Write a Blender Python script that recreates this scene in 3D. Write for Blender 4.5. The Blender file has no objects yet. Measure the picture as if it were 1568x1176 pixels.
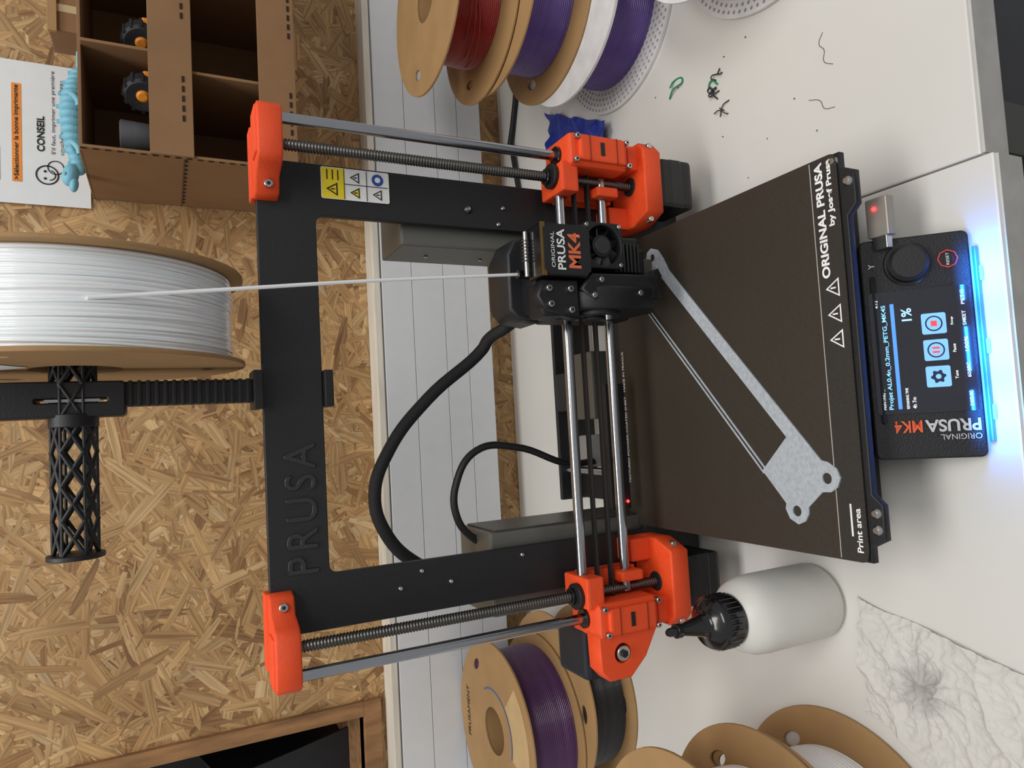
import bpy, bmesh, math, random
from mathutils import Matrix, Vector, noise
random.seed(7)
scn=bpy.context.scene
try:
    scn.view_settings.view_transform='Standard'
except Exception: pass
COL=scn.collection
PI=math.pi
def lin(c):
    c/=255.
    return c/12.92 if c<=.04045 else ((c+.055)/1.055)**2.4
def rgb(r,g,b): return (lin(r),lin(g),lin(b),1)
MATS={}
def mat(name,c,rough=.5,metal=0,var=.08,scale=60,bump=0,bscale=300,emis=0,coat=0,sss=0,stretch=None,trans=0):
    if name in MATS: return MATS[name]
    m=bpy.data.materials.new(name);m.use_nodes=True
    nt=m.node_tree;b=nt.nodes['Principled BSDF']
    tc=nt.nodes.new('ShaderNodeTexCoord')
    src=tc.outputs['Object']
    if stretch:
        mp=nt.nodes.new('ShaderNodeMapping');mp.inputs['Scale'].default_value=stretch
        nt.links.new(src,mp.inputs['Vector']);src=mp.outputs[0]
    n=nt.nodes.new('ShaderNodeTexNoise');n.inputs['Scale'].default_value=scale;n.inputs['Detail'].default_value=4
    nt.links.new(src,n.inputs['Vector'])
    cr=nt.nodes.new('ShaderNodeValToRGB')
    C=rgb(*c)
    cr.color_ramp.elements[0].position=.3;cr.color_ramp.elements[1].position=.7
    cr.color_ramp.elements[0].color=(C[0]*(1-var),C[1]*(1-var),C[2]*(1-var),1)
    cr.color_ramp.elements[1].color=(min(1,C[0]*(1+var)),min(1,C[1]*(1+var)),min(1,C[2]*(1+var)),1)
    nt.links.new(n.outputs['Fac'],cr.inputs[0]);nt.links.new(cr.outputs[0],b.inputs['Base Color'])
    b.inputs['Roughness'].default_value=rough;b.inputs['Metallic'].default_value=metal
    if coat: b.inputs['Coat Weight'].default_value=coat
    if sss:
        b.inputs['Subsurface Weight'].default_value=sss;b.inputs['Subsurface Scale'].default_value=.004
    if trans: b.inputs['Transmission Weight'].default_value=trans
    if emis:
        b.inputs['Emission Color'].default_value=C;b.inputs['Emission Strength'].default_value=emis
    if bump:
        n2=nt.nodes.new('ShaderNodeTexNoise');n2.inputs['Scale'].default_value=bscale;n2.inputs['Detail'].default_value=3
        nt.links.new(src,n2.inputs['Vector'])
        bp=nt.nodes.new('ShaderNodeBump');bp.inputs['Strength'].default_value=bump;bp.inputs['Distance'].default_value=.001
        nt.links.new(n2.outputs['Fac'],bp.inputs['Height']);nt.links.new(bp.outputs[0],b.inputs['Normal'])
    MATS[name]=m;return m
def empty(name,loc=(0,0,0)):
    e=bpy.data.objects.new(name,None);e.location=loc;e.empty_display_size=.02;COL.objects.link(e);return e
def link(ob,m,parent,smooth=False):
    if ob.name not in COL.objects: COL.objects.link(ob)
    if m is not None and ob.type=='MESH':
        ob.data.materials.clear();ob.data.materials.append(m)
    if smooth:
        for p in ob.data.polygons: p.use_smooth=True
    if parent:
        ob.parent=parent;ob.matrix_parent_inverse=Matrix.Translation(-Vector(parent.location))
    return ob
def mesh(name,v,f,m,parent=None,smooth=False,M=None):
    me=bpy.data.meshes.new(name);me.from_pydata([tuple(x) for x in v],[],f)
    if M is not None: me.transform(M)
    me.update();ob=bpy.data.objects.new(name,me);return link(ob,m,parent,smooth)
def sharp(me,ang=.6):
    for p in me.polygons:p.use_smooth=True
    bm=bmesh.new();bm.from_mesh(me)
    for e in bm.edges:
        if len(e.link_faces)==2 and e.calc_face_angle(0)>ang: e.smooth=False
    bm.to_mesh(me);bm.free()
def box(name,x0,x1,y0,y1,z0,z1,m,parent=None,bev=0.0008,M=None,seg=2):
    bm=bmesh.new();bmesh.ops.create_cube(bm,size=1)
    bmesh.ops.transform(bm,matrix=Matrix.Translation(((x0+x1)/2,(y0+y1)/2,(z0+z1)/2))@Matrix.Diagonal((x1-x0,y1-y0,z1-z0,1)),verts=bm.verts)
    if bev: bmesh.ops.bevel(bm,geom=bm.edges[:],offset=bev,segments=seg,profile=.6,affect='EDGES')
    me=bpy.data.meshes.new(name);bm.to_mesh(me);bm.free()
    if M is not None: me.transform(M)
    ob=bpy.data.objects.new(name,me);return link(ob,m,parent)
def frameM(o,zaxis,xhint=(1,0,0)):
    z=Vector(zaxis).normalized();x=Vector(xhint)
    if abs(z.dot(x.normalized()))>.95:x=Vector((0,1,0))
    y=z.cross(x).normalized();x=y.cross(z)
    M=Matrix((x,y,z)).transposed().to_4x4();M.translation=Vector(o);return M
def lathe(name,prof,m,parent=None,M=None,seg=32,smooth=True,ang=.6):
    v=[];f=[];n=len(prof)
    for i in range(seg):
        a=2*PI*i/seg
        for r,h in prof: v.append((r*math.cos(a),r*math.sin(a),h))
    for i in range(seg):
        j=(i+1)%seg
        for k in range(n-1):
            f.append((i*n+k,j*n+k,j*n+k+1,i*n+k+1))
    me=bpy.data.meshes.new(name);me.from_pydata(v,[],f)
    bm=bmesh.new();bm.from_mesh(me);bmesh.ops.remove_doubles(bm,verts=bm.verts,dist=1e-7)
    bmesh.ops.recalc_face_normals(bm,faces=bm.faces);bm.to_mesh(me);bm.free()
    if M is not None: me.transform(M)
    if smooth: sharp(me,ang)
    ob=bpy.data.objects.new(name,me);return link(ob,m,parent)
def cyl(name,p0,p1,r,m,parent=None,seg=24,bev=.0004,r2=None):
    p0=Vector(p0);p1=Vector(p1);h=(p1-p0).length;r2=r if r2 is None else r2
    b=min(bev,r*.4,r2*.4 if r2>0 else 0,h*.4)
    return lathe(name,[(0,0),(r-b,0),(r,b),(r2,h-b),(max(r2-b,0),h),(0,h)],m,parent,frameM(p0,p1-p0),seg)
def conv(cu,name,m,parent,M):
    o=bpy.data.objects.new(name+'_c',cu);COL.objects.link(o)
    bpy.context.view_layer.update()
    me=bpy.data.meshes.new_from_object(o.evaluated_get(bpy.context.evaluated_depsgraph_get()))
    bpy.data.objects.remove(o);
    if M is not None: me.transform(M)
    me.name=name;ob=bpy.data.objects.new(name,me);return link(ob,m,parent)
def tube(name,pts,r,m,parent=None,res=8,smooth=True,bres=3,cyc=False,poly=False):
    cu=bpy.data.curves.new(name,'CURVE');cu.dimensions='3D';cu.bevel_depth=r;cu.bevel_resolution=bres;cu.use_fill_caps=True
    if poly or len(pts)<3:
        s=cu.splines.new('POLY');s.points.add(len(pts)-1)
        for i,p in enumerate(pts): s.points[i].co=(*p,1)
    else:
        s=cu.splines.new('BEZIER');s.bezier_points.add(len(pts)-1);s.resolution_u=res
        for i,p in enumerate(pts):
            bp=s.bezier_points[i];bp.co=p;bp.handle_left_type=bp.handle_right_type='AUTO'
    s.use_cyclic_u=cyc
    ob=conv(cu,name,m,parent,None)
    for p in ob.data.polygons:p.use_smooth=True
    return ob
def flat(name,loops,th,m,parent=None,M=None,bev=0.0):
    cu=bpy.data.curves.new(name,'CURVE');cu.dimensions='2D';cu.fill_mode='BOTH';cu.extrude=max(th/2-bev,0);cu.bevel_depth=bev;cu.bevel_resolution=1
    if bev: cu.offset=-bev
    for L in loops:
        s=cu.splines.new('POLY');s.points.add(len(L)-1);s.use_cyclic_u=True
        for i,p in enumerate(L): s.points[i].co=(p[0],p[1],0,1)
    return conv(cu,name,m,parent,M)
def circ(cx,cy,r,n=32,a0=0,a1=2*PI,ry=None):
    return [(cx+r*math.cos(a0+(a1-a0)*i/n),cy+(ry or r)*math.sin(a0+(a1-a0)*i/n)) for i in range(n)]
def rrect(x0,x1,y0,y1,r,n=5):
    o=[]
    for cx,cy,a in((x1-r,y1-r,0),(x0+r,y1-r,PI/2),(x0+r,y0+r,PI),(x1-r,y0+r,1.5*PI)):
        for i in range(n+1): t=a+PI/2*i/n;o.append((cx+r*math.cos(t),cy+r*math.sin(t)))
    return o
def T(x,y,z): return Matrix.Translation((x,y,z))
RX=Matrix.Rotation(PI/2,4,'X')
def XZ(y): return T(0,y,0)@RX   # local(x,y)->world(x,z)
def text(name,body,x0,y0,w,h,m,parent,M,ext=.0001,bold=0,space=1,extr=0,bev=0):
    cu=bpy.data.curves.new(name,'FONT');cu.body=body;cu.size=1;cu.offset=bold;cu.space_character=space
    cu.extrude=extr;cu.bevel_depth=bev
    ob=conv(cu,name,m,parent,None);me=ob.data
    xs=[v.co.x for v in me.vertices];ys=[v.co.y for v in me.vertices]
    sx=w/(max(xs)-min(xs));sy=h/(max(ys)-min(ys)) if h else sx
    for v in me.vertices:
        v.co=Vector(((v.co.x-min(xs))*sx+x0,(v.co.y-min(ys))*sy+y0,ext+v.co.z*sy))
    me.transform(M);return ob

# ---------------- materials
BLK=mat('black_powder_coat',(28,29,31),.5,var=.15,scale=400,bump=.3,bscale=1500)
BPL=mat('black_plastic',(23,23,25),.5,var=.15,bump=.15,bscale=800)
BGL=mat('black_gloss',(16,16,18),.2,coat=.5)
ORG=mat('orange_printed_plastic',(240,80,30),.58,var=.05,scale=200,bump=.4,bscale=600,stretch=(1,1,6))
STEEL=mat('polished_steel',(172,174,178),.18,1,var=.03)
SCR=mat('screw_steel',(190,190,188),.3,1)
THR=mat('leadscrew_steel',(104,102,98),.38,1)
GREY=mat('grey_sheet_metal',(112,112,106),.45,.5,var=.06,scale=15)
SHEET=mat('bronze_textured_sheet',(57,50,40),.42,.25,var=.14,scale=900,bump=.45,bscale=2500)
SHEETD=mat('dark_sheet_band',(47,43,37),.45,.15,var=.3,scale=1500,bump=.4,bscale=2500)
WHP=mat('white_print_ink',(235,235,232),.6)
WF=mat('white_filament',(252,252,253),.2,var=.01,coat=.6,sss=.3)
PF=mat('purple_filament',(98,74,150),.35,coat=.3)
PF2=mat('dark_purple_filament',(84,44,96),.35,coat=.3)
RF=mat('red_filament',(150,30,26),.35,coat=.3)
KF=mat('black_filament',(28,28,30),.35,coat=.3)
CARD=mat('spool_cardboard',(164,129,85),.75,var=.08,scale=25,bump=.1)
BOXC=mat('corrugated_cardboard',(134,100,66),.8,var=.07,scale=20,bump=.12,bscale=200)
BOXD=mat('slot_shadow_cardboard',(36,25,16),.9)
WPL=mat('white_spool_plastic',(220,219,218),.4)
TAB=mat('white_laminate',(217,215,209),.35,var=.03,scale=6,bump=.03,bscale=60)
EDG=mat('laminate_edge',(188,186,180),.5)
TRK=mat('trunking_pvc',(212,214,216),.4,var=.02)
TIM=mat('painted_timber',(216,209,194),.6,var=.12,scale=12,stretch=(1,8,8),bump=.2,bscale=60)
INK=mat('black_ink',(28,28,28),.7)

# ---------------- room
wall=empty('wall_back',(0,.92,.4))
def osb_mat():
    m=bpy.data.materials.new('osb_strand_board');m.use_nodes=True;nt=m.node_tree;b=nt.nodes['Principled BSDF']
    at=nt.nodes.new('ShaderNodeAttribute');at.attribute_name='Col'
    uv=nt.nodes.new('ShaderNodeUVMap');uv.uv_map='UVMap'
    mp=nt.nodes.new('ShaderNodeMapping');mp.inputs['Scale'].default_value=(14,340,1)
    n=nt.nodes.new('ShaderNodeTexNoise');n.inputs['Scale'].default_value=1;n.inputs['Detail'].default_value=6
    nt.links.new(uv.outputs[0],mp.inputs[0]);nt.links.new(mp.outputs[0],n.inputs['Vector'])
    cr=nt.nodes.new('ShaderNodeValToRGB');cr.color_ramp.elements[0].position=.28;cr.color_ramp.elements[0].color=(.50,.42,.34,1)
    cr.color_ramp.elements[1].position=.6;cr.color_ramp.elements[1].color=(1.06,1.06,1.06,1)
    nt.links.new(n.outputs['Fac'],cr.inputs[0])
    mx=nt.nodes.new('ShaderNodeMixRGB');mx.blend_type='MULTIPLY';mx.inputs[0].default_value=1
    nt.links.new(at.outputs['Color'],mx.inputs[1]);nt.links.new(cr.outputs[0],mx.inputs[2])
    tc=nt.nodes.new('ShaderNodeTexCoord');n3=nt.nodes.new('ShaderNodeTexNoise');n3.inputs['Scale'].default_value=9;n3.inputs['Detail'].default_value=5
    nt.links.new(tc.outputs['Object'],n3.inputs['Vector'])
    cr3=nt.nodes.new('ShaderNodeValToRGB');cr3.color_ramp.elements[0].position=.3;cr3.color_ramp.elements[0].color=(.82,.78,.74,1);cr3.color_ramp.elements[1].position=.6
    nt.links.new(n3.outputs['Fac'],cr3.inputs[0])
    mx3=nt.nodes.new('ShaderNodeMixRGB');mx3.blend_type='MULTIPLY';mx3.inputs[0].default_value=1
    nt.links.new(mx.outputs[0],mx3.inputs[1]);nt.links.new(cr3.outputs[0],mx3.inputs[2])
    nt.links.new(mx3.outputs[0],b.inputs['Base Color']);b.inputs['Roughness'].default_value=.6
    bp=nt.nodes.new('ShaderNodeBump');bp.inputs['Strength'].default_value=.25;bp.inputs['Distance'].default_value=.0006
    nt.links.new(n.outputs['Fac'],bp.inputs['Height']);nt.links.new(bp.outputs[0],b.inputs['Normal'])
    return m
OSB=osb_mat()
OSBP=mat('osb_base',(170,130,86),.8,var=.25,scale=60,stretch=(1,1,3))
PALETTE=[(202,164,113)]*6+[(195,156,105)]*6+[(209,174,124)]*4+[(184,144,95)]*4+[(197,158,106)]*4+[(162,122,78)]*3+[(214,182,135)]*2
def flakes(name,area,count,M,parent,excl=None):
    V=[];F=[];UV=[];CL=[]
    x0,x1,z0,z1=area
    R_=random.uniform
    for i in range(count):
        cx=R_(x0,x1);cz=R_(z0,z1)
        L=R_(.02,.10)*.5;W=R_(.003,.016)*.5;a=random.gauss(0,1)*.7+random.choice((0,0,PI/2,.8))
        if random.random()<.25: L*=.4;W*=.5
        ca,sa=math.cos(a),math.sin(a)
        sh=[(-L*R_(.9,1.05),-W*R_(.2,1)),(-L*.5,-W*R_(.8,1.1)),(L*.4,-W*R_(.8,1.15)),(L*R_(.85,1.1),-W*R_(.1,.8)),(L*R_(.7,1.05),W*R_(0,.6)),(L*R_(.8,1.0),W*R_(.6,1)),(L*.2,W*R_(.8,1.15)),(-L*.5,W*R_(.8,1.1)),(-L*R_(.85,1.1),W*R_(0,.7))]
        pts=[(min(max(cx+p*ca-q*sa,x0),x1),min(max(cz+p*sa+q*ca,z0),z1)) for p,q in sh]
        if excl and any(excl(*p) for p in pts): continue
        d=.0002+.0005*i/count;b=len(V);t1=R_(-.0001,.0001)
        for k,(p,q) in enumerate(pts): V.append((p,q,d+t1*(sh[k][0]/L)))
        F.append(tuple(range(b,b+9)))
        ou,ov=random.random()*50,random.random()*50
        UV+= [(ou+p,ov+q) for p,q in sh]
        c=random.choice(PALETTE);k=R_(.88,1.03);C=rgb(*[min(255,t*k) for t in c]);CL+=[C]*9
    me=bpy.data.meshes.new(name);me.from_pydata(V,[],F);me.transform(M)
    u=me.uv_layers.new(name='UVMap');ca=me.color_attributes.new('Col','FLOAT_COLOR','POINT')
    for i,l in enumerate(me.loops): u.data[i].uv=UV[l.vertex_index]
    for i,c in enumerate(CL): ca.data[i].color=c
    me.update();ob=bpy.data.objects.new(name,me);return link(ob,OSB,parent)
NX,NZ=-.380,.236   # niche corner
flat('osb_board',[[(-1.1,-.75),(1.1,-.75),(1.1,1.6),(NX,1.6),(NX,NZ),(-.95,NZ),(-.95,1.6),(-1.1,1.6)]],.018,OSBP,wall,XZ(.91))
flakes('osb_strands',(-.9,.95,-.04,.95),27000,XZ(.901),wall,excl=lambda x,z:x<NX and z>NZ)
box('niche_back',-.95,NX,1.18,1.19,NZ,1.0,BPL,wall,0)
EDGE=mat('osb_edge',(140,102,65),.8,var=.35,scale=90,stretch=(1,1,.2))
box('niche_edging_vertical',NX-.004,NX+.014,.893,.94,NZ-.0,1.0,EDGE,wall,.001)
box('niche_edging_bottom',-.95,NX+.014,.893,1.18,NZ-.022,NZ,EDGE,wall,.001)
box('niche_side',NX-.002,NX+.012,.94,1.18,NZ,1.0,BPL,wall,0)
nb=empty('black_storage_bin',(-.5,1.0,NZ))
flat('bin_front_panel',[[(-.70,NZ+.001),(-.43,NZ+.001),(-.46,.40),(-.70,.43)]],.004,BPL,nb,XZ(.99))
flat('bin_side_panel',[[(.99,NZ+.001),(1.15,NZ+.001),(1.15,.44),(.99,.40)]],.004,BPL,nb,Matrix(((0,0,1,-.455),(1,0,0,0),(0,1,0,0),(0,0,0,1))))
box('bin_rim',-.70,-.455,.984,.992,.40,.408,mat('dark_grey_plastic',(64,66,70),.5),nb)
t1=empty('trim_1',(0,.885,.2));box('timber_batten',-.9,1.0,.866,.8995,.1985,.2075,TIM,t1,.0012)
tr=empty('cable_trunking',(0,.88,.12))
box('trunking_back',-.9,1.0,.872,.8995,.045,.198,TRK,tr,.001)
for a,b in((.046,.0805),(.0812,.112),(.1127,.156),(.1567,.1965)):
    box('trunking_cover',-.9,1.0,.865,.873,a,b,TRK,tr,.0005)
box('floor',-2,2,-1.5,1.2,-.77,-.75,mat('grey_floor',(92,95,100),.5,var=.1,scale=10),None,0)
def table(x0,x1,y0,nm='work_table'):
    t=empty(nm,((x0+x1)/2,.55,-.02))
    box('tabletop',x0,x1,y0,.8995,-.028,0,TAB,t,.0015)
    box('front_edge_band',x0+.001,x1-.001,y0-.0015,y0+.001,-.027,-.002,EDG,t,.0003)
    box('front_rail',x0+.02,x1-.02,y0+.03,y0+.055,-.09,-.028,EDG,t,.001)
    for x in(x0+.05,x1-.05):
        for y in(y0+.06,.85): box('leg',x-.02,x+.02,y-.02,y+.02,-.75,-.028,GREY,t,.002)
table(-1.05,.1165,.236);table(.1175,1.05,.243)

# ---------------- printer
P=empty('3d_printer',(0,.5,0))
flat('frame',[rrect(-.168,.168,.012,.389,.005),rrect(-.1295,.1295,.07,.348,.006)],.006,BLK,P,XZ(.513),bev=.0006)
LETG=mat('lettering_gloss',(12,12,13),.12,coat=1)
text('frame_lettering','PRUSA',-.127,.3552,.091,.0215,LETG,P,XZ(.5098),.0,bold=-.004,space=1.25,extr=.02,bev=.012)
for sx,sz in((-.1475,.297),(-.148,.257),(-.137,.28),(-.136,.195),(.148,.195),(.134,.2)):
    lathe('frame_screw',[(0,.0016),(.0012,.0016),(.0018,.001),(.002,0)],SCR,P,frameM((sx,.5098,sz),(0,-1,0)),12)
lathe('frame_screw_large',[(0,.002),(.002,.002),(.0032,.001),(.0035,0)],THR,P,frameM((.1445,.5098,.2265),(0,-1,0)),16)
lathe('frame_screw_centre',[(0,.0028),(.0012,.0028),(.0016,.002)],SCR,P,frameM((.1445,.5098,.2265),(0,-1,0)),16)
SM=XZ(.5092)
flat('warning_sticker',[rrect(.1425,.1665,.292,.3435,.0015)],.0003,WHP,P,SM)
flat('sticker_yellow',[rrect(.143,.166,.326,.343,.001)],.0002,mat('sticker_yellow',(240,215,40),.5),P,XZ(.5089))
SM2=XZ(.5087)
SYL=MATS['sticker_yellow']
for cx,cz,s in((.150,.335,.005),(.1485,.318,.0042),(.160,.318,.0042),(.1485,.301,.0042)):
    if cz<.33: flat('sticker_fill',[[(cx-s,cz-s*.7),(cx+s,cz-s*.7),(cx,cz+s)]],.0001,SYL if cx<.15 and cz>.31 else WHP,P,XZ(.50885))
    flat('sticker_triangle',[[(cx-s,cz-s*.7),(cx+s,cz-s*.7),(cx,cz+s)],[(cx-s*.68,cz-s*.5),(cx+s*.68,cz-s*.5),(cx,cz+s*.65)]],.0002,INK,P,SM2)
    box('sticker_mark',cx-.0004,cx+.0004,.5085,.5088,cz-s*.3,cz+s*.3,INK,P,0)
flat('sticker_round',[circ(.160,.301,.0045,20)],.0002,mat('sticker_blue',(40,80,160),.5),P,SM2)
flat('sticker_round_mark',[circ(.160,.301,.0022,12)],.0001,WHP,P,XZ(.5085))
for z in(.339,.335,.331): box('sticker_line',.157,.1645,.5085,.5089,z-.0004,z+.0004,INK,P,0)
for z in(.3095,.3265): box('sticker_grid',.143,.166,.5085,.5089,z-.0002,z+.0002,INK,P,0)
box('sticker_grid_v',.1543,.1547,.5085,.5089,.293,.326,INK,P,0)
def leadscrew(x):
    prof=[];z=.078;
    while z<.376: prof+=[(.0033,z),(.0041,z+.0007),(.0041,z+.0012),(.0033,z+.0019)];z+=.0022
    lathe('z_leadscrew',prof,THR,P,T(x,.484,0),14,ang=1.5)
for s in(-1,1):
    def sx2(a,b): return sorted((s*a,s*b))
    cyl('z_smooth_rod',(s*.1875,.484,.07),(s*.1875,.484,.376),.004,STEEL,P)
    leadscrew(s*.169)
    O=[(.137,.5085),(.139,.500),(.150,.497),(.155,.482),(.160,.4765),(.191,.4765),(.196,.481),(.197,.500),(.189,.518),(.137,.518)]
    if s<0:O=[(-x,y) for x,y in O][::-1]
    flat('z_top_bracket',[O],.0165,ORG,P,T(0,0,.3825),bev=.0015)
    x0,x1=sx2(.160,.194);box('bracket_cap',x0,x1,.479,.5,.384,.3925,ORG,P,.003)
    x0,x1=sx2(.137,.189);box('bracket_rear_clamp',x0,x1,.5085,.522,.376,.3925,ORG,P,.0015)
    cyl('bracket_screw',(s*.145,.499,.382),(s*.145,.4955,.382),.003,SCR,P,12)
    cyl('bracket_screw_hex',(s*.145,.4956,.382),(s*.145,.4952,.382),.0014,INK,P,6)
    O=[(.133,.509),(.133,.482),(.142,.462),(.194,.462),(.203,.470),(.203,.500),(.19,.512),(.133,.512)]
    if s<0:O=[(-x,y) for x,y in O][::-1]
    flat('z_bottom_mount',[O],.018,ORG,P,T(0,0,.0745),bev=.0015)
    x0,x1=sx2(.1785,.2);box('mount_rod_clamp',x0,x1,.470,.502,.082,.094,ORG,P,.003)
    x0,x1=sx2(.133,.152);box('mount_frame_block',x0,x1,.490,.511,.082,.103,ORG,P,.002)
    cyl('mount_bearing_recess',(s*.169,.484,.083),(s*.169,.484,.0845),.008,INK,P,20)
    x0,x1=sx2(.1475,.1905)
    box('z_motor_body',x0,x1,.4635,.5055,.031,.066,BPL,P,.004)
    box('z_motor_stack',x0-.0003,x1+.0003,.4632,.5058,.040,.058,mat('motor_stack',(50,50,52),.4,.5),P,.004)
    for xx in(.1375,.1995):
        yy=.4715 if xx<.15 else .4675
        cyl('mount_screw',(s*xx,yy+.002,.0745),(s*xx,yy-.0035,.0745),.0026,SCR,P,12)
    x0,x1=sx2(.174,.2015);box('x_end_bearing_housing',x0,x1,.4635,.505,.098,.1555,ORG,P,.005,seg=3)
    x0,x1=sx2(.1775,.1985);box('x_end_front_plate',x0,x1,.4600,.466,.103,.147,ORG,P,.002)
    x0,x1=sx2(.1535,.178);box('x_end_nut_block',x0,x1,.4675,.503,.146,.1615,ORG,P,.002)
    x0,x1=sx2(.1535,.180);box('x_end_rear_wall',x0,x1,.4905,.505,.100,.150,ORG,P,.001)
    x0,x1=sx2(.1545,.163);box('x_end_rod_clamp',x0,x1,.474,.494,.103,.124,ORG,P,.002)
    x0,x1=sx2(.1825,.1935);box('x_end_slot',x0,x1,.4596,.462,.124,.128,BPL,P,.0003)
    for zz in(.112,.138):
        x0,x1=sx2(.1775,.1985);box('x_end_groove',x0,x1,.4595,.4610,zz-.0003,zz+.0003,mat('orange_shadow_gap',(120,40,14),.7),P,0)
    for xx,zz in((.1775,.151),(.197,.149),(.1775,.1),(.197,.101)):
        cyl('x_end_screw',(s*xx,.465,zz),(s*xx,.4595,zz),.0023,SCR,P,12)
        cyl('x_end_screw_hex',(s*xx,.4596,zz),(s*xx,.4592,zz),.0011,INK,P,6)
    cyl('trapezoid_nut',(s*.169,.482,.1605),(s*.169,.482,.1655),.0102,BPL,P,24)
    cyl('trapezoid_nut_hub',(s*.169,.484,.165),(s*.169,.484,.1685),.0065,BGL,P,24)
    cyl('bearing_seal',(s*.1875,.484,.155),(s*.1875,.484,.158),.0078,BGL,P,24)
    cyl('bearing_sleeve',(s*.1875,.484,.1465),(s*.1875,.484,.1565),.0072,SCR,P,24)
flat('x_motor_holder',[[(-.196,.098),(-.220,.112),(-.2335,.127),(-.2335,.147),(-.225,.1545),(-.196,.1555)],circ(-.214,.134,.0075,20)],.018,ORG,P,XZ(.474),bev=.001)
cyl('x_pulley_bolt',(-.214,.480,.134),(-.214,.464,.134),.006,SCR,P,16)
cyl('x_pulley_bolt_head',(-.214,.465,.134),(-.214,.462,.134),.0032,INK,P,6)
box('x_motor',-.238,-.198,.485,.53,.112,.156,mat('x_motor_black',(34,38,46),.4),P,.004)
for z in(.1556,.1145): cyl('x_smooth_rod',(-.172,.484,z),(.172,.484,z),.0041,STEEL,P)
for z in(.1285,.1415): box('x_belt',-.175,.175,.481,.487,z-.0007,z+.0007,mat('rubber_belt',(26,26,26),.7),P,.0002)
# extruder
E='extruder_'
box(E+'carriage',.050,.119,.474,.506,.100,.175,BPL,P,.003)
box(E+'gearbox',.050,.112,.447,.49,.168,.203,BPL,P,.004)
flat(E+'top_cover',[[(.046,.190),(.049,.208),(.056,.2145),(.098,.2145),(.110,.208),(.114,.193)]],.034,mat('top_cover_black',(34,35,38),.45,bump=.2,bscale=700),P,XZ(.485),bev=.002)
box(E+'motor',.06,.105,.50,.53,.165,.203,BPL,P,.004)
box(E+'idler',.046,.072,.436,.46,.186,.204,BPL,P,.003)
flat(E+'idler_swivel',[[(.044,.174),(.049,.202),(.060,.209),(.072,.204),(.073,.174)]],.012,BPL,P,XZ(.44),bev=.0015)
for x,z in((.050,.182),(.0655,.2),(.0655,.182),(.054,.199)):
    cyl(E+'screw',(x,.4345,z),(x,.431,z),.0025,SCR,P,12);cyl(E+'screw_hex',(x,.4311,z),(x,.4308,z),.0012,INK,P,6)
for k in range(7):
    lathe(E+'spring',[(.0026,-.0005),(.0033,0),(.0026,.0005)],SCR,P,frameM((.088+.0025*k,.447,.2095),(1,0,0)),14)
cyl(E+'spring_screw',(.076,.447,.2095),(.110,.447,.2095),.0018,SCR,P,12)
cyl(E+'filament_inlet',(.0805,.458,.202),(.0805,.458,.212),.0035,BGL,P,16)
box(E+'label_box',.0735,.1125,.428,.450,.168,.207,BGL,P,.0015)
flat(E+'label_gold_trim',[rrect(.0735,.1125,.2035,.2075,.0005)],.0006,mat('gold_trim',(150,120,70),.3,.8),P,XZ(.4277))
LM=XZ(.4275)
flat(E+'label_plate',[[(x*.0185+.093,z*.0195+.1860) for x,z in((-1,-.8),(-.8,-1),(.8,-1),(1,-.8),(1,.8),(.8,1),(-.8,1),(-1,.8))]],.0012,mat('label_black',(34,34,36),.35),P,LM)
LM2=XZ(.4268)
text(E+'label_original','ORIGINAL',.0795,.1968,.026,.003,WHP,P,LM2)
text(E+'label_brand','PRUSA',.0780,.1880,.030,.0068,WHP,P,LM2,bold=.02)
text(E+'label_model','MK4',.0795,.1750,.026,.0105,mat('label_orange',(225,110,70),.5),P,LM2,bold=.03)
fx,fz=.0995,.1515
flat(E+'fan_housing',[rrect(fx-.0175,fx+.0175,fz-.0175,fz+.0165,.004),circ(fx,fz-.0005,.0155,40)],.012,BPL,P,XZ(.437),bev=.0006)
flat(E+'fan_back',[rrect(fx-.017,fx+.017,fz-.017,fz+.016,.004)],.002,INK,P,XZ(.443))
cyl(E+'fan_hub',(fx,.441,fz),(fx,.4325,fz),.0085,BPL,P)
cyl(E+'fan_hub_cap',(fx,.4326,fz),(fx,.4318,fz),.0065,mat('hub_sticker',(48,48,50),.4),P)
for k in range(9):
    a=k*2*PI/9;M=T(fx,.437,fz)@RX@Matrix.Rotation(a,4,'Z')@T(.0115,0,0)@Matrix.Rotation(.7,4,'X')
    box(E+'fan_blade',-.0038,.0038,-.004,.004,-.0004,.0004,BPL,P,0,M)
for a,b in((-1,-1),(1,1),(-1,1),(1,-1)):
    cyl(E+'fan_screw',(fx+a*.0148,.431,fz+b*.0145),(fx+a*.0148,.4295,fz+b*.0145),.0017,SCR,P,10)
box(E+'heatsink',.083,.112,.446,.475,.108,.175,BPL,P,.002)
for k in range(6): box(E+'heatsink_fin',.0835,.106,.444,.470,.109+k*.0035,.1105+k*.0035,mat('anodised_fin',(90,90,92),.35,.9),P,.0002)
YZ=lambda x:Matrix(((0,0,1,x),(1,0,0,0),(0,1,0,0),(0,0,0,1)))
flat(E+'blower_housing',[[(.428,.150),(.434,.170),(.452,.178),(.472,.173),(.478,.155),(.478,.125),(.470,.104),(.444,.099),(.430,.110)]],.018,BPL,P,YZ(.060),bev=.002)
cyl(E+'blower_rotor',(.0505,.452,.150),(.0475,.452,.150),.017,BGL,P,28)
cyl(E+'blower_cap',(.0476,.452,.150),(.0455,.452,.150),.009,BPL,P,28)
flat(E+'blower_face',[circ(.452,.150,.020,30),circ(.452,.150,.0172,30)],.003,BPL,P,YZ(.0495))
flat(E+'front_bracket',[[(.056,.160),(.066,.173),(.078,.163),(.079,.114),(.070,.104),(.056,.110)]],.012,BPL,P,XZ(.437),bev=.0015)
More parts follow.
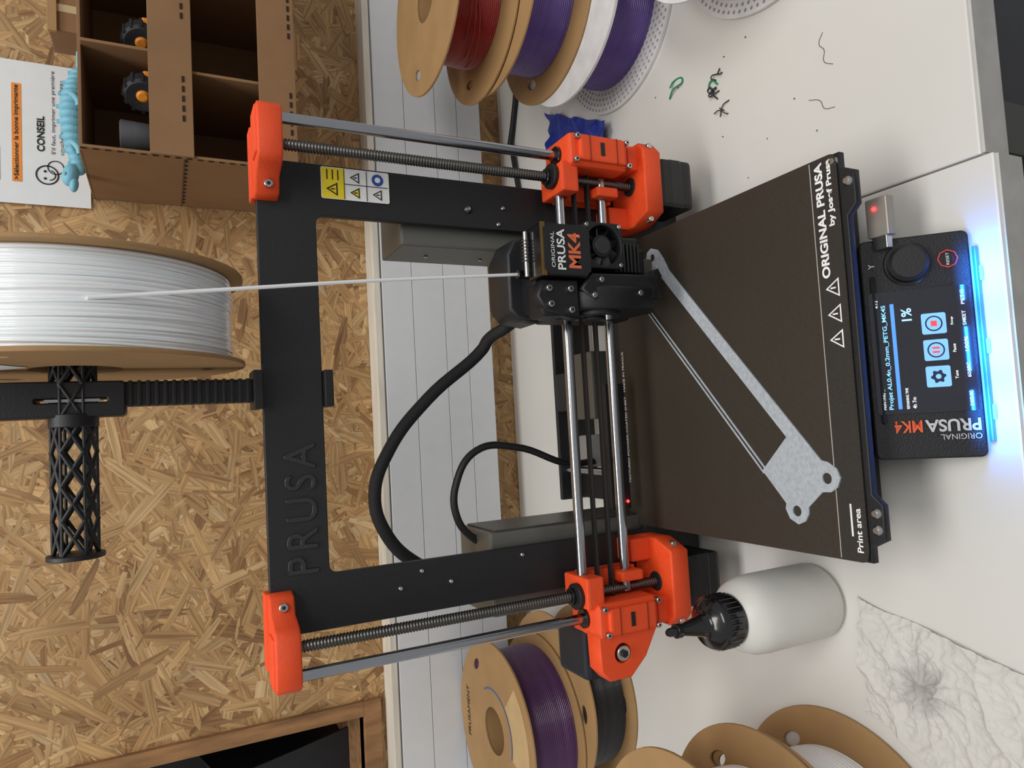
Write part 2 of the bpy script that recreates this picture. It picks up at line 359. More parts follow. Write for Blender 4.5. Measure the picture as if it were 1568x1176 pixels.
for x,z in((.061,.163),(.064,.121),(.073,.156)): cyl(E+'screw',(x,.4315,z),(x,.4285,z),.0022,SCR,P,12)
box(E+'duct',.062,.082,.438,.47,.094,.110,BPL,P,.003)
flat(E+'duct_tip',[[(.066,.096),(.082,.096),(.090,.085),(.084,.0815),(.07,.085)]],.018,BPL,P,XZ(.460),bev=.001)
box(E+'heater_block',.078,.1,.461,.487,.083,.097,mat('nickel',(150,148,140),.3,.9),P,.001)
box(E+'heater_sock',.083,.104,.448,.462,.101,.112,BPL,P,.002)
cyl(E+'heatbreak',(.088,.474,.096),(.088,.474,.11),.003,SCR,P)
cyl(E+'nozzle',(.088,.474,.0835),(.088,.474,.0732),.004,mat('brass',(190,150,70),.3,.9),P,12,r2=.0008)
tube(E+'loom',[(.06,.510,.182),(.050,.518,.194),(.042,.535,.203),(.034,.54,.207),(-.006,.545,.256),(-.0464,.545,.291),(-.081,.545,.304),(-.112,.545,.296),(-.138,.547,.272),(-.155,.553,.235),(-.158,.56,.20)],.0052,mat('braided_sleeve',(22,22,23),.7,bump=.6,bscale=900),P)
tube('bed_cable',[(-.07,.56,.09),(-.069,.55,.124),(-.051,.55,.175),(-.0516,.55,.213),(-.078,.55,.233),(-.105,.55,.234),(-.123,.55,.222),(-.135,.55,.2)],.0032,BPL,P)
box('power_supply',.1145,.166,.520,.575,.012,.281,GREY,P,.002)
for z in(.25,.2,.1): cyl('psu_screw',(.1143,.55,z),(.1133,.55,z),.002,SCR,P,10)
box('electronics_box',-.185,-.118,.520,.585,.02,.218,GREY,P,.002)
box('electronics_lid',-.1185,-.1165,.524,.582,.03,.212,mat('dark_sheet',(84,82,76),.4,.5),P,.0008)
for s in(-1,1):
    x0,x1=sorted((s*.085,s*.115))
    box('base_extrusion',x0,x1,.33,.68,.008,.038,mat('anodised_black',(38,38,40),.35,.6),P,.001)
    for y in(.345,.66): cyl('rubber_foot',(s*.1,y,0),(s*.1,y,.009),.011,BPL,P)
    cyl('y_rod',(s*.085,.325,.046),(s*.085,.69,.046),.004,STEEL,P)
box('front_plate',-.118,.118,.325,.331,.006,.054,BLK,P,.001)
box('rear_plate',-.118,.118,.682,.688,.006,.054,BLK,P,.001)
box('y_carriage',-.1,.1,.33,.52,.054,.059,BLK,P,.001)
box('y_motor',-.02,.022,.63,.67,.02,.062,BPL,P,.003)
for x in(-.05,0,.05): box('carriage_spacer',x-.006,x+.006,.40,.42,.058,.064,BPL,P,.001)
box('rear_y_bracket',-.03,.035,.56,.60,.05,.085,GREY,P,.002)
box('rear_y_tensioner',-.075,-.045,.56,.575,.06,.095,mat('light_grey_plastic',(150,150,148),.5),P,.002)
HB=[(-.1275,.2885),(-.118,.2885),(-.113,.279),(-.092,.279),(-.086,.2855),(.086,.2855),(.092,.279),(.113,.279),(.118,.2885),(.1275,.2885),(.1275,.545),(-.1275,.545)]
flat('heatbed',[HB],.0055,BPL,P,T(0,0,.0665),bev=.0006)
for x,y in((-.107,.2835),(-.097,.2835),(.107,.2835),(.1225,.2925),(-.1,.54),(.1,.54),(0,.54)):
    lathe('bed_screw',[(0,.0024),(.0018,.0024),(.003,.0012),(.0034,0)],SCR,P,T(x,y,.0692),14)
SH=[(-.1265,.2905),(-.120,.2895),(.120,.2895),(.1265,.2905),(.1275,.294),(.127,.532),(-.127,.532),(-.1275,.294)]
flat('print_sheet',[SH],.0016,SHEET,P,T(0,0,.0705),bev=.0003)
flat('print_sheet_band',[[(-.1265,.2905),(-.120,.290),(.120,.290),(.1265,.2905),(.127,.3078),(-.127,.3078)]],.0003,SHEETD,P,T(0,0,.0713))
ZM=T(0,0,.0715)
text('sheet_title','ORIGINAL PRUSA',.0500,.2995,.0745,.0060,WHP,P,ZM,bold=.035)
text('sheet_subtitle','by Josef Prusa',.0820,.2922,.0425,.0052,WHP,P,ZM,bold=.035)
text('sheet_print_area','Print area',-.1215,.2925,.027,.0042,WHP,P,ZM,bold=.02)
text('sheet_rear_note','TEXTURED POWDER-COATED SHEET   MADE IN PRAGUE',-.09,.5265,.12,.0028,WHP,P,ZM)
for x in(.0105,.0265,.043):
    c=.2985
    flat('sheet_warning_triangle',[[(x-.006,c-.0045),(x+.006,c-.0045),(x,c+.0055)],[(x-.0045,c-.0036),(x+.0045,c-.0036),(x,c+.0038)]],.0002,WHP,P,ZM)
    box('sheet_warning_mark',x-.0005,x+.0005,c-.002,c+.0018,.0715,.0717,WHP,P,0)
box('sheet_area_line',-.1262,.1262,.3086,.3091,.0712,.07155,mat('faded_ink',(185,180,172),.6),P,0)
box('sheet_purge_line',-.112,-.092,.2985,.2997,.0713,.0719,WHP,P,.0002)
# printed part
PL=mat('silver_grey_print',(172,178,184),.4,var=.12,scale=300,bump=.5,bscale=900)
A=Vector((.751,.660));W=Vector((-.660,.751));O0=Vector((-.077,.314))
def lp(a,w):
    p=O0+A*(a*.001)+W*(w*.001);return(p.x,p.y)
def lc(a,w,r,n=24): return [lp(a+r*math.cos(2*PI*i/n),w+r*math.sin(2*PI*i/n)) for i in range(n)]
bar=[lp(38,-5),lp(218,-5),lp(230,-8),lp(241,-9),lp(249,-5),lp(251,1),lp(247,8),lp(240,10),lp(232,16),lp(226,22),lp(224,14),lp(224,5),lp(40,5),lp(38,38),lp(9,38)]
bar+=[lp(7,41),lp(0,43),lp(-7,40),lp(-9,34),lp(-7,28),lp(-4,25),lp(-4,9),lp(-8,4),lp(-9,-2),lp(-6,-8),lp(0,-10),lp(7,-8),lp(11,-5)]
flat('printed_bracket',[bar,lc(0,0,3.6),lc(0,34.5,3.6),lc(242,0,3.2)],.0012,PL,P,T(0,0,.0720))
for w in(34.8,38):
    flat('printed_perimeter',[[lp(36,w),lp(228,w),lp(228,w+1.3),lp(36,w+1.3)]],.0008,PL,P,T(0,0,.0718))
flat('printed_perimeter',[[lp(226,12),lp(231,12),lp(240,14),lp(236,26),lp(228,38),lp(225,37),lp(232,24),lp(228,18)]],.0008,PL,P,T(0,0,.0718))
# LCD unit
uv=Vector((0,.703,.711));un=Vector((0,-.711,.703))
LC=Matrix(((1,0,0,.003),(0,uv.y,un.y,.2525),(0,uv.z,un.z,.0045),(0,0,0,1)))
flat('lcd_case',[rrect(-.070,.070,0,.0615,.004)],.016,mat('lcd_case_plastic',(22,22,24),.5,var=.1,bump=.6,bscale=1200),P,LC@T(0,0,-.008),bev=.0012)
box('lcd_foot_support',-.045,.05,.29,.328,.0,.045,BPL,P,.002)
box('lcd_base',-.064,.070,.262,.292,.0,.012,BPL,P,.001)
flat('lcd_bezel',[rrect(-.0415,.036,.003,.0585,.002)],.0008,mat('lcd_glass',(34,35,42),.15,coat=.5,emis=.25),P,LC@T(0,0,.0003))
SCN=LC@T(0,0,.0009)
CY=mat('screen_cyan',(120,190,255),.5,emis=1.3);SW=mat('screen_white',(235,240,250),.5,emis=1);SB=mat('screen_blue',(70,130,225),.5,emis=1.0);SLB=mat('screen_pale_blue',(150,190,245),.5,emis=1.0)
SBP=mat('screen_button_blue',(110,165,235),.5,emis=.9)
SR=mat('screen_red',(225,60,60),.5,emis=1.2);SG=mat('screen_green',(70,200,120),.5,emis=1)
text('screen_header','PRINTING ...',-.0385,.0535,.013,.0016,SW,P,SCN)
text('screen_clock','4:12',.026,.0535,.005,.0016,SW,P,SCN)
text('screen_file','Projet AL0.4n_0.2mm_PETG_MK4S',-.0385,.0487,.066,.0032,CY,P,SCN,bold=.015)
flat('screen_progress_bar',[rrect(-.0385,.028,.0446,.0468,.0004)],.0001,SB,P,SCN)
text('screen_percent','1%',.0165,.0350,.008,.0058,SLB,P,SCN,bold=.02)
text('screen_remaining_label','REMAINING TIME',-.0385,.0405,.013,.0016,SW,P,SCN)
text('screen_remaining','4h 7m',-.0385,.0365,.007,.0022,SW,P,SCN)
for x in(-.0195,-.003,.0135):
    flat('screen_button',[rrect(x-.0065,x+.0065,.0165,.0300,.0012)],.0001,SBP,P,SCN)
S2=SCN@T(0,0,.0002)
NAVY=mat('icon_navy',(20,30,60),.5,emis=.2)
flat('icon_gear',[[(-.0195+(.0042 if (i//2)%2 else .0032)*math.cos(i*PI/12),.0233+(.0042 if (i//2)%2 else .0032)*math.sin(i*PI/12)) for i in range(24)],circ(-.0195,.0233,.0016,12)],.0001,NAVY,P,S2)
for x in(-.003,.0135):
    flat('icon_ring',[circ(x,.0233,.0048),circ(x,.0233,.004)],.0001,NAVY,P,S2)
for x in(-.0043,-.0017): flat('icon_pause',[rrect(x-.0006,x+.0006,.0213,.0253,.0002)],.0001,SR,P,S2)
flat('icon_stop',[rrect(.0118,.0152,.0216,.025,.0002)],.0001,SR,P,S2)
for x,t in((-.0215,'Tune'),(-.005,'Pause'),(.0118,'Stop')): text('button_caption',t,x,.0125,.005,.0017,SW,P,SCN)
for x,t in((-.0385,'210/210C'),(-.021,'60/60C'),(-.005,'100%'),(.011,'SHEET'),(.024,'PETG')): text('screen_footer',t,x,.0058,.009,.0019,SW,P,SCN)
for x in(-.027,.002): flat('screen_dot',[circ(x+.012,.0068,.0009,10)],.0001,SG,P,SCN)
cyl('lcd_knob',LC@Vector((.0525,.035,0)),LC@Vector((.0525,.035,.007)),.0115,BPL,P,40,bev=.002)
cyl('lcd_knob_ring',LC@Vector((.0525,.035,0)),LC@Vector((.0525,.035,.0012)),.0135,BGL,P,40)
flat('reset_ring',[circ(.053,.0125,.0058,8),circ(.053,.0125,.0050,8)],.0003,mat('reset_red',(200,60,60),.5),P,SCN)
text('reset_text','RESET',.0492,.0118,.0076,.0016,WHP,P,SCN)
text('usb_symbol','Y',.0515,.0535,.003,.0035,WHP,P,SCN)
LR=SCN@T(-.047,0,0)@Matrix.Rotation(PI/2,4,'Z')
LG=mat('lcd_print_grey',(190,190,190),.5)
text('lcd_brand','PRUSA',.003,-.001,.030,.0076,LG,P,LR,bold=.025)
text('lcd_brand_small','ORIGINAL',.003,.0082,.022,.0034,LG,P,LR)
text('lcd_model','MK4',.0345,-.001,.0155,.0076,mat('lcd_orange',(220,90,50),.5),P,LR,bold=.02)
LED=mat('blue_led',(90,190,255),.4,emis=2.2)
for x in(-.040,.000,.045):
    box('status_led',x-.0045,x+.0045,.2478,.2492,.0012,.0032,LED,P,.0005)
    l=bpy.data.lights.new('status_led_light','AREA');l.shape='RECTANGLE';l.size=.028;l.size_y=.006;l.energy=.050;l.color=(.02,.22,1)
    o=bpy.data.objects.new('status_led_light',l);o.location=(x,.2465,.0150);o.rotation_euler=(math.radians(-12),0,0);COL.objects.link(o);o.parent=P;o.matrix_parent_inverse=Matrix.Translation(-Vector(P.location))
box('lcd_light_pipe',-.058,.062,.2495,.2520,.0008,.0040,mat('blue_light_pipe',(30,110,235),.3,emis=.9),P,.0008)
# usb stick
US=mat('usb_silver',(160,154,144),.4,.4)
box('usb_stick_body',.074,.099,.2765,.2915,.037,.0445,US,P,.001)
box('usb_stick_plug',.066,.075,.279,.289,.038,.0435,SCR,P,.0005)
lathe('usb_led',[(0,.0015),(.001,.001),(.0014,0)],mat('red_led',(255,20,20),.4,emis=25),P,T(.092,.2855,.0443),10)
lathe('frame_red_led',[(0,.0015),(.001,.001),(.0014,0)],MATS['red_led'],P,frameM((-.103,.505,.092),(0,-1,0)),10)
box('rear_guide',-.11,.0,.51,.516,.085,.105,BPL,P,.001)
# spool holder
box('holder_clip_top',-.011,.0155,.499,.526,.3895,.396,BPL,P,.001)
box('holder_clip_bottom',-.011,.0155,.505,.524,.341,.3475,BPL,P,.001)
box('holder_arm',-.006,.0095,.503,.521,.395,.478,BPL,P,.002)
for k in range(16): box('holder_arm_rib',-.0065,.010,.5018,.504,.398+.005*k,.4005+.005*k,BPL,P,.0006)
flat('holder_cradle',[rrect(-.0120,.0100,.472,.575,.003),rrect(-.003,-.0005,.482,.520,.001)],.024,BPL,P,XZ(.512),bev=.001)
box('holder_cradle_insert',-.0028,-.0010,.5,.5015,.486,.515,mat('clear_strip',(150,152,156),.3),P,0)
HX0,HX1,HR=-.096,.092,.0122
for s in(-1,1):
    for k in range(6):
        pts=[];n=9
        for i in range(n+1):
            t=i/n;a=k*PI/3+PI/6+s*i*PI/3
            pts.append((HX0+(HX1-HX0)*t,.511+HR*math.cos(a),.501+HR*math.sin(a)))
        tube('holder_lattice',pts,.0014,BPL,P,poly=True,bres=1)
for k in range(6):
    a=k*PI/3+PI/6
    cyl('holder_rail',(HX0,.511+HR*math.cos(a),.501+HR*math.sin(a)),(HX1,.511+HR*math.cos(a),.501+HR*math.sin(a)),.0010,BPL,P,8)
cyl('holder_collar',(-.018,.511,.501),(-.010,.511,.501),.0138,BPL,P)
cyl('holder_end_disc',(-.0985,.511,.501),(-.0955,.511,.501),.0160,BPL,P)

# ---------------- spools
def spool(center,axis,R,w,fil,flm,rc,mesh_fl=0,bore=.026,turns=26,name='filament_spool',xh=(1,0,0)):
    e=empty(name,center);M=frameM(center,axis,xh)
    th=.0028
    for sgn in(-1,1):
        L=[circ(0,0,R,72),circ(0,0,bore,36)]
        if mesh_fl and (mesh_fl==2 or sgn<0):
            for ring,rr in enumerate((.062,.0675,.073,.0785,.084,.0895,.095)):
                nn=int(rr*2*PI/.0068)
                for k in range(nn):
                    a=2*PI*k/nn+ring*.05;L.append(circ(rr*math.cos(a),rr*math.sin(a),.0017,6))
        else:
            for k in range(3):
                a=2*PI*k/3+.6;ca,sa=math.cos(a),math.sin(a)
                L.append([((R*.78)*ca+p*ca-q*sa,(R*.78)*sa+p*sa+q*ca) for p,q in circ(0,0,.011*.5,16,ry=.010)])
        flat('flange',L,th,flm,e,M@T(0,0,sgn*(w/2-th/2)),bev=.0005 if not mesh_fl else 0)
    h=w/2-th
    lathe('core',[(bore,-h),(bore,h),(bore+.006,h),(bore+.006,-h),(bore,-h)],flm,e,M,36)
    prof=[(bore+.006,-h)];N=turns*6
    for i in range(N+1):
        t=i/N;rr=rc+.0009*abs(math.sin(t*turns*PI))+.0012*noise.noise(Vector((t*9,rc*50,w*9)));prof.append((rr,-h+2*h*t))
    prof.append((bore+.006,h))
    lathe('filament_windings',prof,fil,e,M,96,ang=3)
    return e,M
e,M=spool((.0480,.511,.4985),(1,0,0),.0985,.060,WF,CARD,.090,turns=20,xh=(0,1,0))
tube('filament_strand',[(.047,.4205,.485),(.055,.428,.42),(.067,.442,.33),(.0805,.458,.210)],.0012,WF,e)
for k in range(9):
    x=.024+k*.0055;pts=[]
    for i in range(73):
        a=2*PI*i/72;r=.0905+.0004*math.sin(a*3+k)
        pts.append((x+.003*math.sin(a+k*.7),.511+r*math.cos(a),.4985+r*math.sin(a)))
    tube('loose_wrap',pts,.0009,WF,e,poly=True,bres=2)
flat('spool_label',[rrect(-.032,-.006,-.085,-.03,.002)],.0002,WHP,e,YZ(.0176)@T(.511,.4985,0)@Matrix.Rotation(-2.2,4,'Z'))
Z=(0,0,1)
spool((.405,.60,.0325),Z,.1,.064,PF,WPL,.074,mesh_fl=1)
spool((.424,.64,.0970),Z,.1,.064,PF,CARD,.070)
e,M=spool((.426,.668,.1620),Z,.1,.064,RF,CARD,.062)
text('spool_label','PolyTerra PLA',-.088,-.045,.055,.007,WHP,e,M@T(0,0,.0325)@Matrix.Rotation(1.1,4,'Z'))
for i,a in enumerate((2.9,3.2,3.6)):
    pts=[(.426+(.064+.008*math.sin(t*PI))*math.cos(a+t*1.3),.668+(.064+.008*math.sin(t*PI))*math.sin(a+t*1.3),.145+.009*i+.012*t) for t in [k/12 for k in range(13)]]
    tube('loose_strand',pts,.0009,RF,e,poly=True)
spool((.397,.385,.033),Z,.1,.064,WF,WPL,.070,mesh_fl=2)
spool((-.352,.740,.0275),Z,.098,.054,KF,CARD,.080)
e,M=spool((-.383,.762,.0865),Z,.1,.063,PF2,CARD,.086)
text('spool_label','PRUSAMENT',-.03,.070,.06,.008,INK,e,M@T(0,0,.0320))
LBL=mat('label_blue',(70,105,150),.5)
def arc(r0,r1,a0,a1,n=30): return circ(0,0,r1,n,a0,a1)+circ(0,0,r0,n,a0,a1)[::-1]
flat('spool_label_band',[arc(.046,.048,-1.9,.6)],.0003,LBL,e,M@T(0,0,.0318))
flat('spool_paper_label',[arc(.05,.088,-1.9,-.7)],.0002,mat('kraft_label',(196,165,118),.7),e,M@T(0,0,.0317))
spool((-.361,.382,.0375),Z,.1,.073,WF,CARD,.072,turns=22)
spool((-.359,.386,.1120),Z,.1,.073,WF,CARD,.072,turns=22)

# ---------------- bottle
b=empty('squeeze_bottle',(-.180,.394,0));BT=T(-.180,.394,0)@Matrix.Diagonal((.95,.95,1.0,1))
lathe('bottle_body',[(0,0),(.025,0),(.0285,.002),(.030,.006),(.030,.062),(.0292,.072),(.026,.081),(.020,.088),(.015,.091),(.015,.098),(0,.098)],mat('translucent_white_plastic',(218,217,210),.42,sss=.5,var=.02),b,BT,48,ang=1.2)
lathe('bottle_cap',[(.0195,.089),(.0198,.091),(.0198,.106),(.0175,.1095),(.011,.112),(.0085,.114),(.0075,.118),(.0035,.136),(.003,.144),(.002,.1455),(0,.1455)],BGL,b,BT,48,ang=.9)
for k in range(30):
    a=k*2*PI/30;ca,sa=.0197*.95*math.cos(a),.0197*.95*math.sin(a);cyl('cap_rib',(-.18+ca,.394+sa,.0915),(-.18+ca,.394+sa,.1045),.0007,BGL,b,6)
cyl('nozzle_cap',(-.18,.394,.134),(-.18,.394,.1385),.0050,BGL,b)

# ---------------- paper towel
def sheetmesh(name,x0,x1,y0,y1,nx,ny,hf,m,ef=None):
    V=[];F=[]
    for j in range(ny+1):
        for i in range(nx+1):
            u=i/nx;v=j/ny;x=x0+(x1-x0)*u;y=y0+(y1-y0)*v
            if ef: x,y=ef(x,y,u,v)
            V.append((x,y,hf(x,y,u,v)))
    for j in range(ny):
        for i in range(nx):
            a=j*(nx+1)+i;F.append((a,a+1,a+nx+2,a+nx+1))
    return mesh(name,V,F,m,None,True)
def ridge(x,y,s,o): return 1-abs(noise.noise(Vector((x*s+o,y*s-o,o))))*2
def hf(x,y,u,v):
    d=math.hypot(x+.222,y-.312);a=math.atan2(y-.312,x+.222)
    return .0008+.0026*max(0,ridge(x,y,26,3))**5+.0016*max(0,ridge(x,y,60,9))**4+.0010*max(0,ridge(x,y,140,5))**3+.0034*max(0,math.cos(a*11+d*40))**2*math.exp(-d*45)*min(1,d*80)+.003*max(0,noise.noise(Vector((x*12,y*12,4))))
def ef(x,y,u,v):
    return x+.004*noise.noise(Vector((u*3,v*3,1)))-.026*(1-v)*u-.050*(1-v)*(1-u), y+.006*noise.noise(Vector((u*3,v*3,8)))
tis=mat('tissue_paper',(208,206,200),.9,var=.04,scale=30,bump=.5,bscale=900)
# grey smudge left on the paper where it wiped the bed
nt=tis.node_tree;bs=nt.nodes['Principled BSDF'];src=bs.inputs['Base Color'].links[0].from_socket
tc=nt.nodes.new('ShaderNodeTexCoord');mp=nt.nodes.new('ShaderNodeMapping');mp.inputs['Location'].default_value=(.222,-.312,0)
nt.links.new(tc.outputs['Object'],mp.inputs[0])
ln=nt.nodes.new('ShaderNodeVectorMath');ln.operation='LENGTH';nt.links.new(mp.outputs[0],ln.inputs[0])
nz=nt.nodes.new('ShaderNodeTexNoise');nz.inputs['Scale'].default_value=130;nz.inputs['Detail'].default_value=5;nt.links.new(tc.outputs['Object'],nz.inputs['Vector'])
md=nt.nodes.new('ShaderNodeMath');md.operation='MULTIPLY_ADD';md.inputs[1].default_value=.035;nt.links.new(nz.outputs['Fac'],md.inputs[0]);nt.links.new(ln.outputs['Value'],md.inputs[2])
cr=nt.nodes.new('ShaderNodeValToRGB');cr.color_ramp.elements[0].position=.018;cr.color_ramp.elements[0].color=(.55,.55,.56,1);cr.color_ramp.elements[1].position=.042;nt.links.new(md.outputs[0],cr.inputs[0])
mm=nt.nodes.new('ShaderNodeMixRGB');mm.blend_type='MULTIPLY';mm.inputs[0].default_value=1;nt.links.new(src,mm.inputs[1]);nt.links.new(cr.outputs[0],mm.inputs[2]);nt.links.new(mm.outputs[0],bs.inputs['Base Color'])
sheetmesh('paper_towel',-.252,-.170,.244,.356,110,130,hf,tis,ef)
def hb(x,y,u,v): return .001+.018*abs(noise.noise(Vector((x*40,y*30,2))))+.010*max(0,math.sin(v*5+u*2))*u
sheetmesh('blue_painter_tape',0,.050,.615,.745,22,30,hb,mat('blue_tape',(24,46,140),.45,coat=.2),lambda x,y,u,v:(x+.246+.50*(y-.615)+.010*noise.noise(Vector((v*4,0,1))),y+.015*noise.noise(Vector((u*4,3,1)))))
sc=empty('filament_scraps',(.26,.45,0))
GF=mat('green_filament',(20,140,90),.4)
tube('green_scrap',[(.278,.520,.001),(.283,.512,.003),(.287,.500,.001),(.292,.512,.001),(.286,.515,.004)],.0008,GF,sc)
tube('green_scrap',[(.262,.4675,.001),(.268,.462,.002),(.262,.455,.001)],.0007,GF,sc)
for i in range(7):
    x=.262+random.uniform(-.012,.012);y=.455+random.uniform(-.008,.01)
    tube('black_scrap',[(x,y,.001),(x+random.uniform(-.006,.006),y+random.uniform(-.006,.006),.003),(x+random.uniform(-.009,.009),y+random.uniform(-.008,.008),.001)],.0006,KF,sc)
tube('black_scrap',[(.238,.462,.001),(.236,.452,.004),(.231,.446,.001),(.240,.455,.001)],.0005,KF,sc)
tube('black_scrap',[(.232,.455,.001),(.240,.450,.002),(.242,.443,.001)],.0005,KF,sc)
tube('hair_strand',[(.250,.345,.0006),(.243,.349,.0006),(.236,.345,.0006),(.228,.346,.0006),(.222,.3385,.0006)],.00018,KF,sc)
tube('hair_strand',[(.205,.362,.0006),(.200,.352,.0006),(.193,.349,.0006),(.190,.340,.0006)],.00018,KF,sc)
for i in range(12):
    x=random.uniform(.15,.29);y=random.uniform(.33,.55)
    cyl('crumb',(x,y,0),(x,y,.0012),random.uniform(.0004,.001),random.choice((KF,RF,GF)),sc,6)
tube('power_cable',[(.36,.855,.006),(.39,.845,.004),(.44,.83,.004),(.50,.84,.004),(.60,.83,.004)],.004,BPL,empty('mains_cable',(.45,.84,0)))
tube('mains_lead',[(.10,.66,.05),(.12,.72,.004),(.17,.79,.004),(.26,.83,.004),(.36,.85,.006)],.0035,BPL,P)

# ---------------- cardboard organiser
g=empty('cardboard_organizer',(.4,.82,.30))
X0,X1,Y0,Y1=.250,.580,.742,.898
box('bottom_panel',X0,X1,Y0,Y1,.322,.325,BOXC,g,.0005)
box('back_panel',X0,X1,Y1-.003,Y1,.322,.516,BOXC,g,.0005)
box('middle_shelf',X0,X1,Y0+.003,Y1,.425,.428,BOXC,g,.0005)
box('upper_tray_floor',X0+.003,X1-.003,Y0+.003,Y1-.003,.441,.444,BOXC,g,.0005)
box('top_panel',X0,X1,Y0+.01,Y1,.514,.517,BOXC,g,.0005)
box('left_panel',X0,X0+.003,Y0,Y1,.322,.516,BOXC,g,.0005)
box('right_panel',X1-.003,X1,Y0,Y1,.322,.516,BOXC,g,.0005)
box('upper_lip',X0,X1,Y0-.004,Y0,.418,.457,BOXC,g,.0005)
box('lower_lip',X0,X1,Y0-.004,Y0,.318,.355,BOXC,g,.0005)
for x in(.338,.455):
    box('divider',x,x+.003,Y0+.002,Y1,.325,.425,BOXC,g,.0004);box('divider',x+.016,x+.019,Y0+.002,Y1,.444,.514,BOXC,g,.0004)
def dashes(x0,x1,z):
    x=x0
    while x<x1: box('finger_joint_slot',x,x+.006,Y0-.0046,Y0-.0038,z-.0012,z+.0012,BOXD,g,0);x+=.010
for xs in((.285,.335),(.39,.45),(.50,.56)):
    for z in(.4265,.3235): dashes(xs[0],xs[1],z)
y=Y0+.006
while y<Y1-.01: box('finger_joint_slot',X0-.0006,X0+.0002,y,y+.006,.4238,.4262,BOXD,g,0);y+=.012
z=.33
while z<.512:
    box('finger_joint_slot',X0-.0006,X0+.0002,Y0+.0002,Y0+.003,z,z+.005,BOXD,g,0);z+=.010
TY=mat('tyre_rubber',(34,35,38),.6,bump=.3);TO=mat('toy_orange',(225,140,40),.5)
for i,(x,y) in enumerate(((.377,.768),(.322,.768))):
    w=empty('toy_wheel',(x,y,.462));Mx=T(x,y,.4625)@Matrix.Rotation(.35+PI/2*.2,4,'Z')@Matrix.Rotation(PI/2,4,'Y')
    lathe('tyre',[(.007,-.008),(.015,-.009),(.0175,-.006),(.0175,.006),(.015,.009),(.007,.008),(.007,-.008)],TY,w,Mx,28)
    lathe('hub',[(0,-.009),(.004,-.009),(.0078,-.006),(.0078,.006),(.004,.010),(0,.010)],TO,w,Mx,20)
    for k in range(12):
        a=k*PI/6;box('tread',-.003,.0008,-.0015,.0015,-.008,.008,TY,w,.0003,Mx@Matrix.Rotation(a,4,'Z')@T(.0178,0,0))
    box('chassis',x+.004,x+.018,y-.012,y+.012,.4445,.462,TO,w,.002)
c=empty('grey_cup',(.277,.772,.4445));lathe('cup_body',[(0,0),(.012,0),(.0135,.002),(.0155,.038),(.014,.039),(.012,.004),(0,.004)],mat('grey_plastic',(86,88,92),.45),c,T(.277,.772,.4445),32)
# dinosaur toy lying on top of the organiser
d=empty('articulated_dinosaur_toy',(.30,.84,.517))
DB=mat('light_blue_print',(120,182,202),.5,bump=.4,bscale=400)
def ell(name,c,r,rot=0):
    bm=bmesh.new();bmesh.ops.create_icosphere(bm,subdivisions=3,radius=1)
    bmesh.ops.transform(bm,matrix=T(*c)@Matrix.Rotation(rot,4,'Y')@Matrix.Diagonal((*r,1)),verts=bm.verts)
    me=bpy.data.meshes.new(name);bm.to_mesh(me);bm.free();ob=bpy.data.objects.new(name,me);link(ob,DB,d,True)
YD=.82
for k in range(16):
    t=k/15;x=.255+.103*t;y=YD+.006*math.sin(t*7);s=.0082*(math.sin(PI*(.10+.78*t)))+.0032
    ell('body_segment',(x,y,.517+s),(.0060,s,s))
    if k%2: box('back_spike',x-.002,x+.002,y-.001,y+.001,.517+2*s-.002,.517+2*s+.0025,DB,d,.0006)
ell('head',(.2475,YD-.003,.5305),(.012,.0085,.0075),.25);ell('snout',(.2375,YD-.004,.5275),(.008,.006,.0042),.1)
ell('eye',(.246,YD-.010,.5345),(.002,.002,.002))
for lx in(.274,.324):
    for sy in(-1,1):
        tube('leg',[(lx,YD+sy*.005,.527),(lx+.004,YD+sy*.013,.528),(lx-.003,YD+sy*.018,.522),(lx-.010,YD+sy*.019,.5205)],.003,DB,d)
tube('tail',[(.356,YD+.002,.522),(.367,YD+.006,.522),(.380,YD,.521)],.003,DB,d)
cb=empty('small_cardboard_box',(.44,.84,.517))
box('carton',.400,.450,.82,.87,.5172,.548,BOXC,cb,.0008);box('carton_flap',.397,.452,.816,.8205,.540,.5485,CARD,cb,.0005)
box('carton_tape',.420,.428,.8194,.8203,.518,.547,mat('parcel_tape',(190,170,130),.3),cb,0)
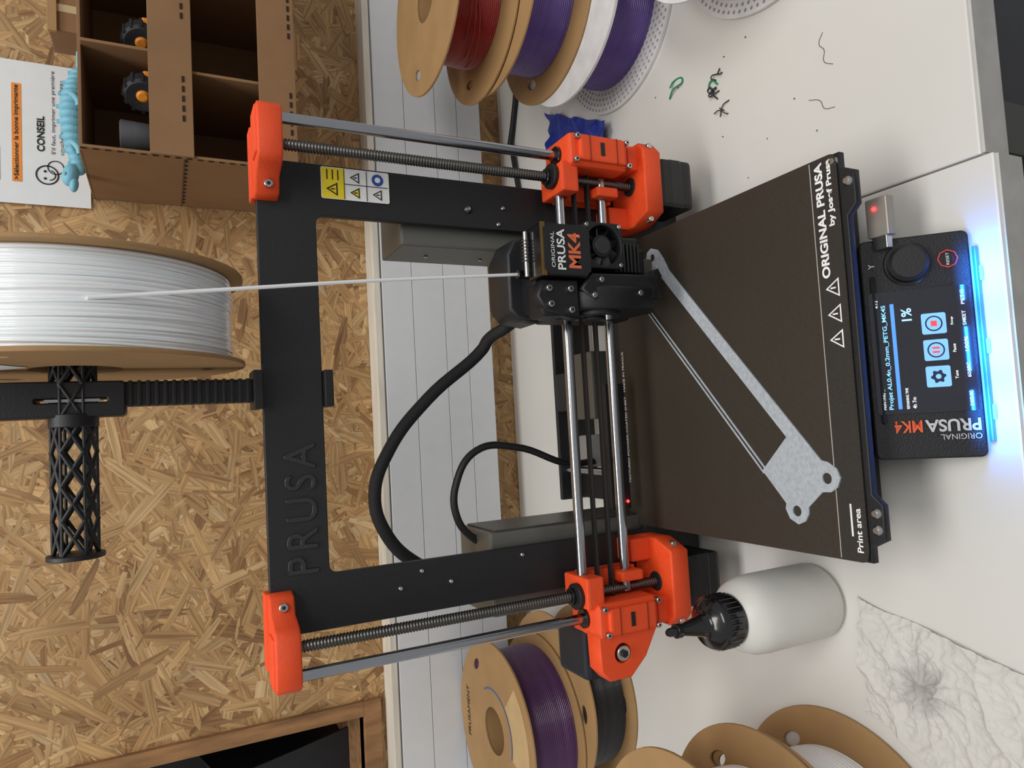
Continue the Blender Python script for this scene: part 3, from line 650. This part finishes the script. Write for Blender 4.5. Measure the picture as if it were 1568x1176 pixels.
# poster
p=empty('instruction_poster',(.32,.897,.62));PM=XZ(.8968)
flat('paper_sheet',[[(.238,.519),(.398,.519),(.398,.74),(.238,.74)]],.0004,mat('poster_paper',(222,224,224),.6,var=.02),p,PM)
P2=XZ(.8964)
flat('orange_banner',[rrect(.262,.372,.583,.592,.001)],.0002,mat('poster_orange',(232,140,50),.6),p,P2)
P3=XZ(.8961)
text('banner_text','>Sélectionner la bonne imprimante',.264,.5848,.106,.0055,INK,p,P3,bold=.02)
text('tip_heading','CONSEIL',.298,.562,.040,.0072,INK,p,P3,bold=.03)
text('tip_line','S\'il faut, imprimer une première',.296,.551,.095,.005,INK,p,P3)
text('tip_line','couche pour tester le plateau',.296,.543,.085,.005,INK,p,P3)
flat('tip_icon',[circ(.272,.560,.011),circ(.272,.560,.0096)],.0002,INK,p,P3)
for x in(.268,.276): flat('tip_icon_eye',[circ(x,.562,.0014,10)],.0002,INK,p,P3)
flat('tip_icon_mouth',[circ(.272,.558,.006,12,PI,2*PI)+circ(.272,.558,.005,12,PI,2*PI)[::-1]],.0002,INK,p,P3)
flat('tip_icon_outline',[circ(.281,.552,.008),circ(.281,.552,.007)],.0002,INK,p,P3)
for a in((.243,.33,.610,.6104),(.243,.2434,.61,.68),(.33,.3304,.61,.68)):
    box('diagram_line',a[0],a[1],.8958,.8962,a[2],a[3],INK,p,0)
flat('diagram_block',[rrect(.262,.30,.603,.609,.001),rrect(.263,.299,.604,.608,.001)],.0002,INK,p,P3)

# ---------------- lights
w=bpy.data.worlds.new('workshop_world');scn.world=w;w.use_nodes=True
bg=w.node_tree.nodes['Background'];bg.inputs[0].default_value=(.98,.985,1,1);bg.inputs[1].default_value=.37
def area(name,loc,rot,sx,sy,en,col):
    l=bpy.data.lights.new(name,'AREA');l.shape='RECTANGLE';l.size=sx;l.size_y=sy;l.energy=en;l.color=col
    o=bpy.data.objects.new(name,l);o.location=loc;o.rotation_euler=rot;COL.objects.link(o)
area('fill_light',(-.2,.12,1.9),(0,0,0),1.4,.5,18,(1,.985,.96))
area('fill_light',(.7,-.9,1.7),(math.radians(48),0,math.radians(20)),1.2,.5,14,(1,.985,.96))  # added frontal fill from behind the camera, brightens the white coil

# ---------------- camera
R=Vector((.9966,-.0785,-.0234));D=Vector((-.0559,-.4428,-.8949));F=Vector((.0599,.8932,-.4457))
F.normalize();R=(R-F*R.dot(F)).normalized();D=F.cross(R).normalized()
cam=bpy.data.cameras.new('camera');cam.sensor_fit='HORIZONTAL';cam.sensor_width=36;cam.lens=1069/1568*36;cam.clip_start=.01
co=bpy.data.objects.new('camera',cam);COL.objects.link(co)
Mc=Matrix((D,R,-F)).transposed().to_4x4();Mc.translation=Vector((-.0323,0,.45));co.matrix_world=Mc
scn.camera=co
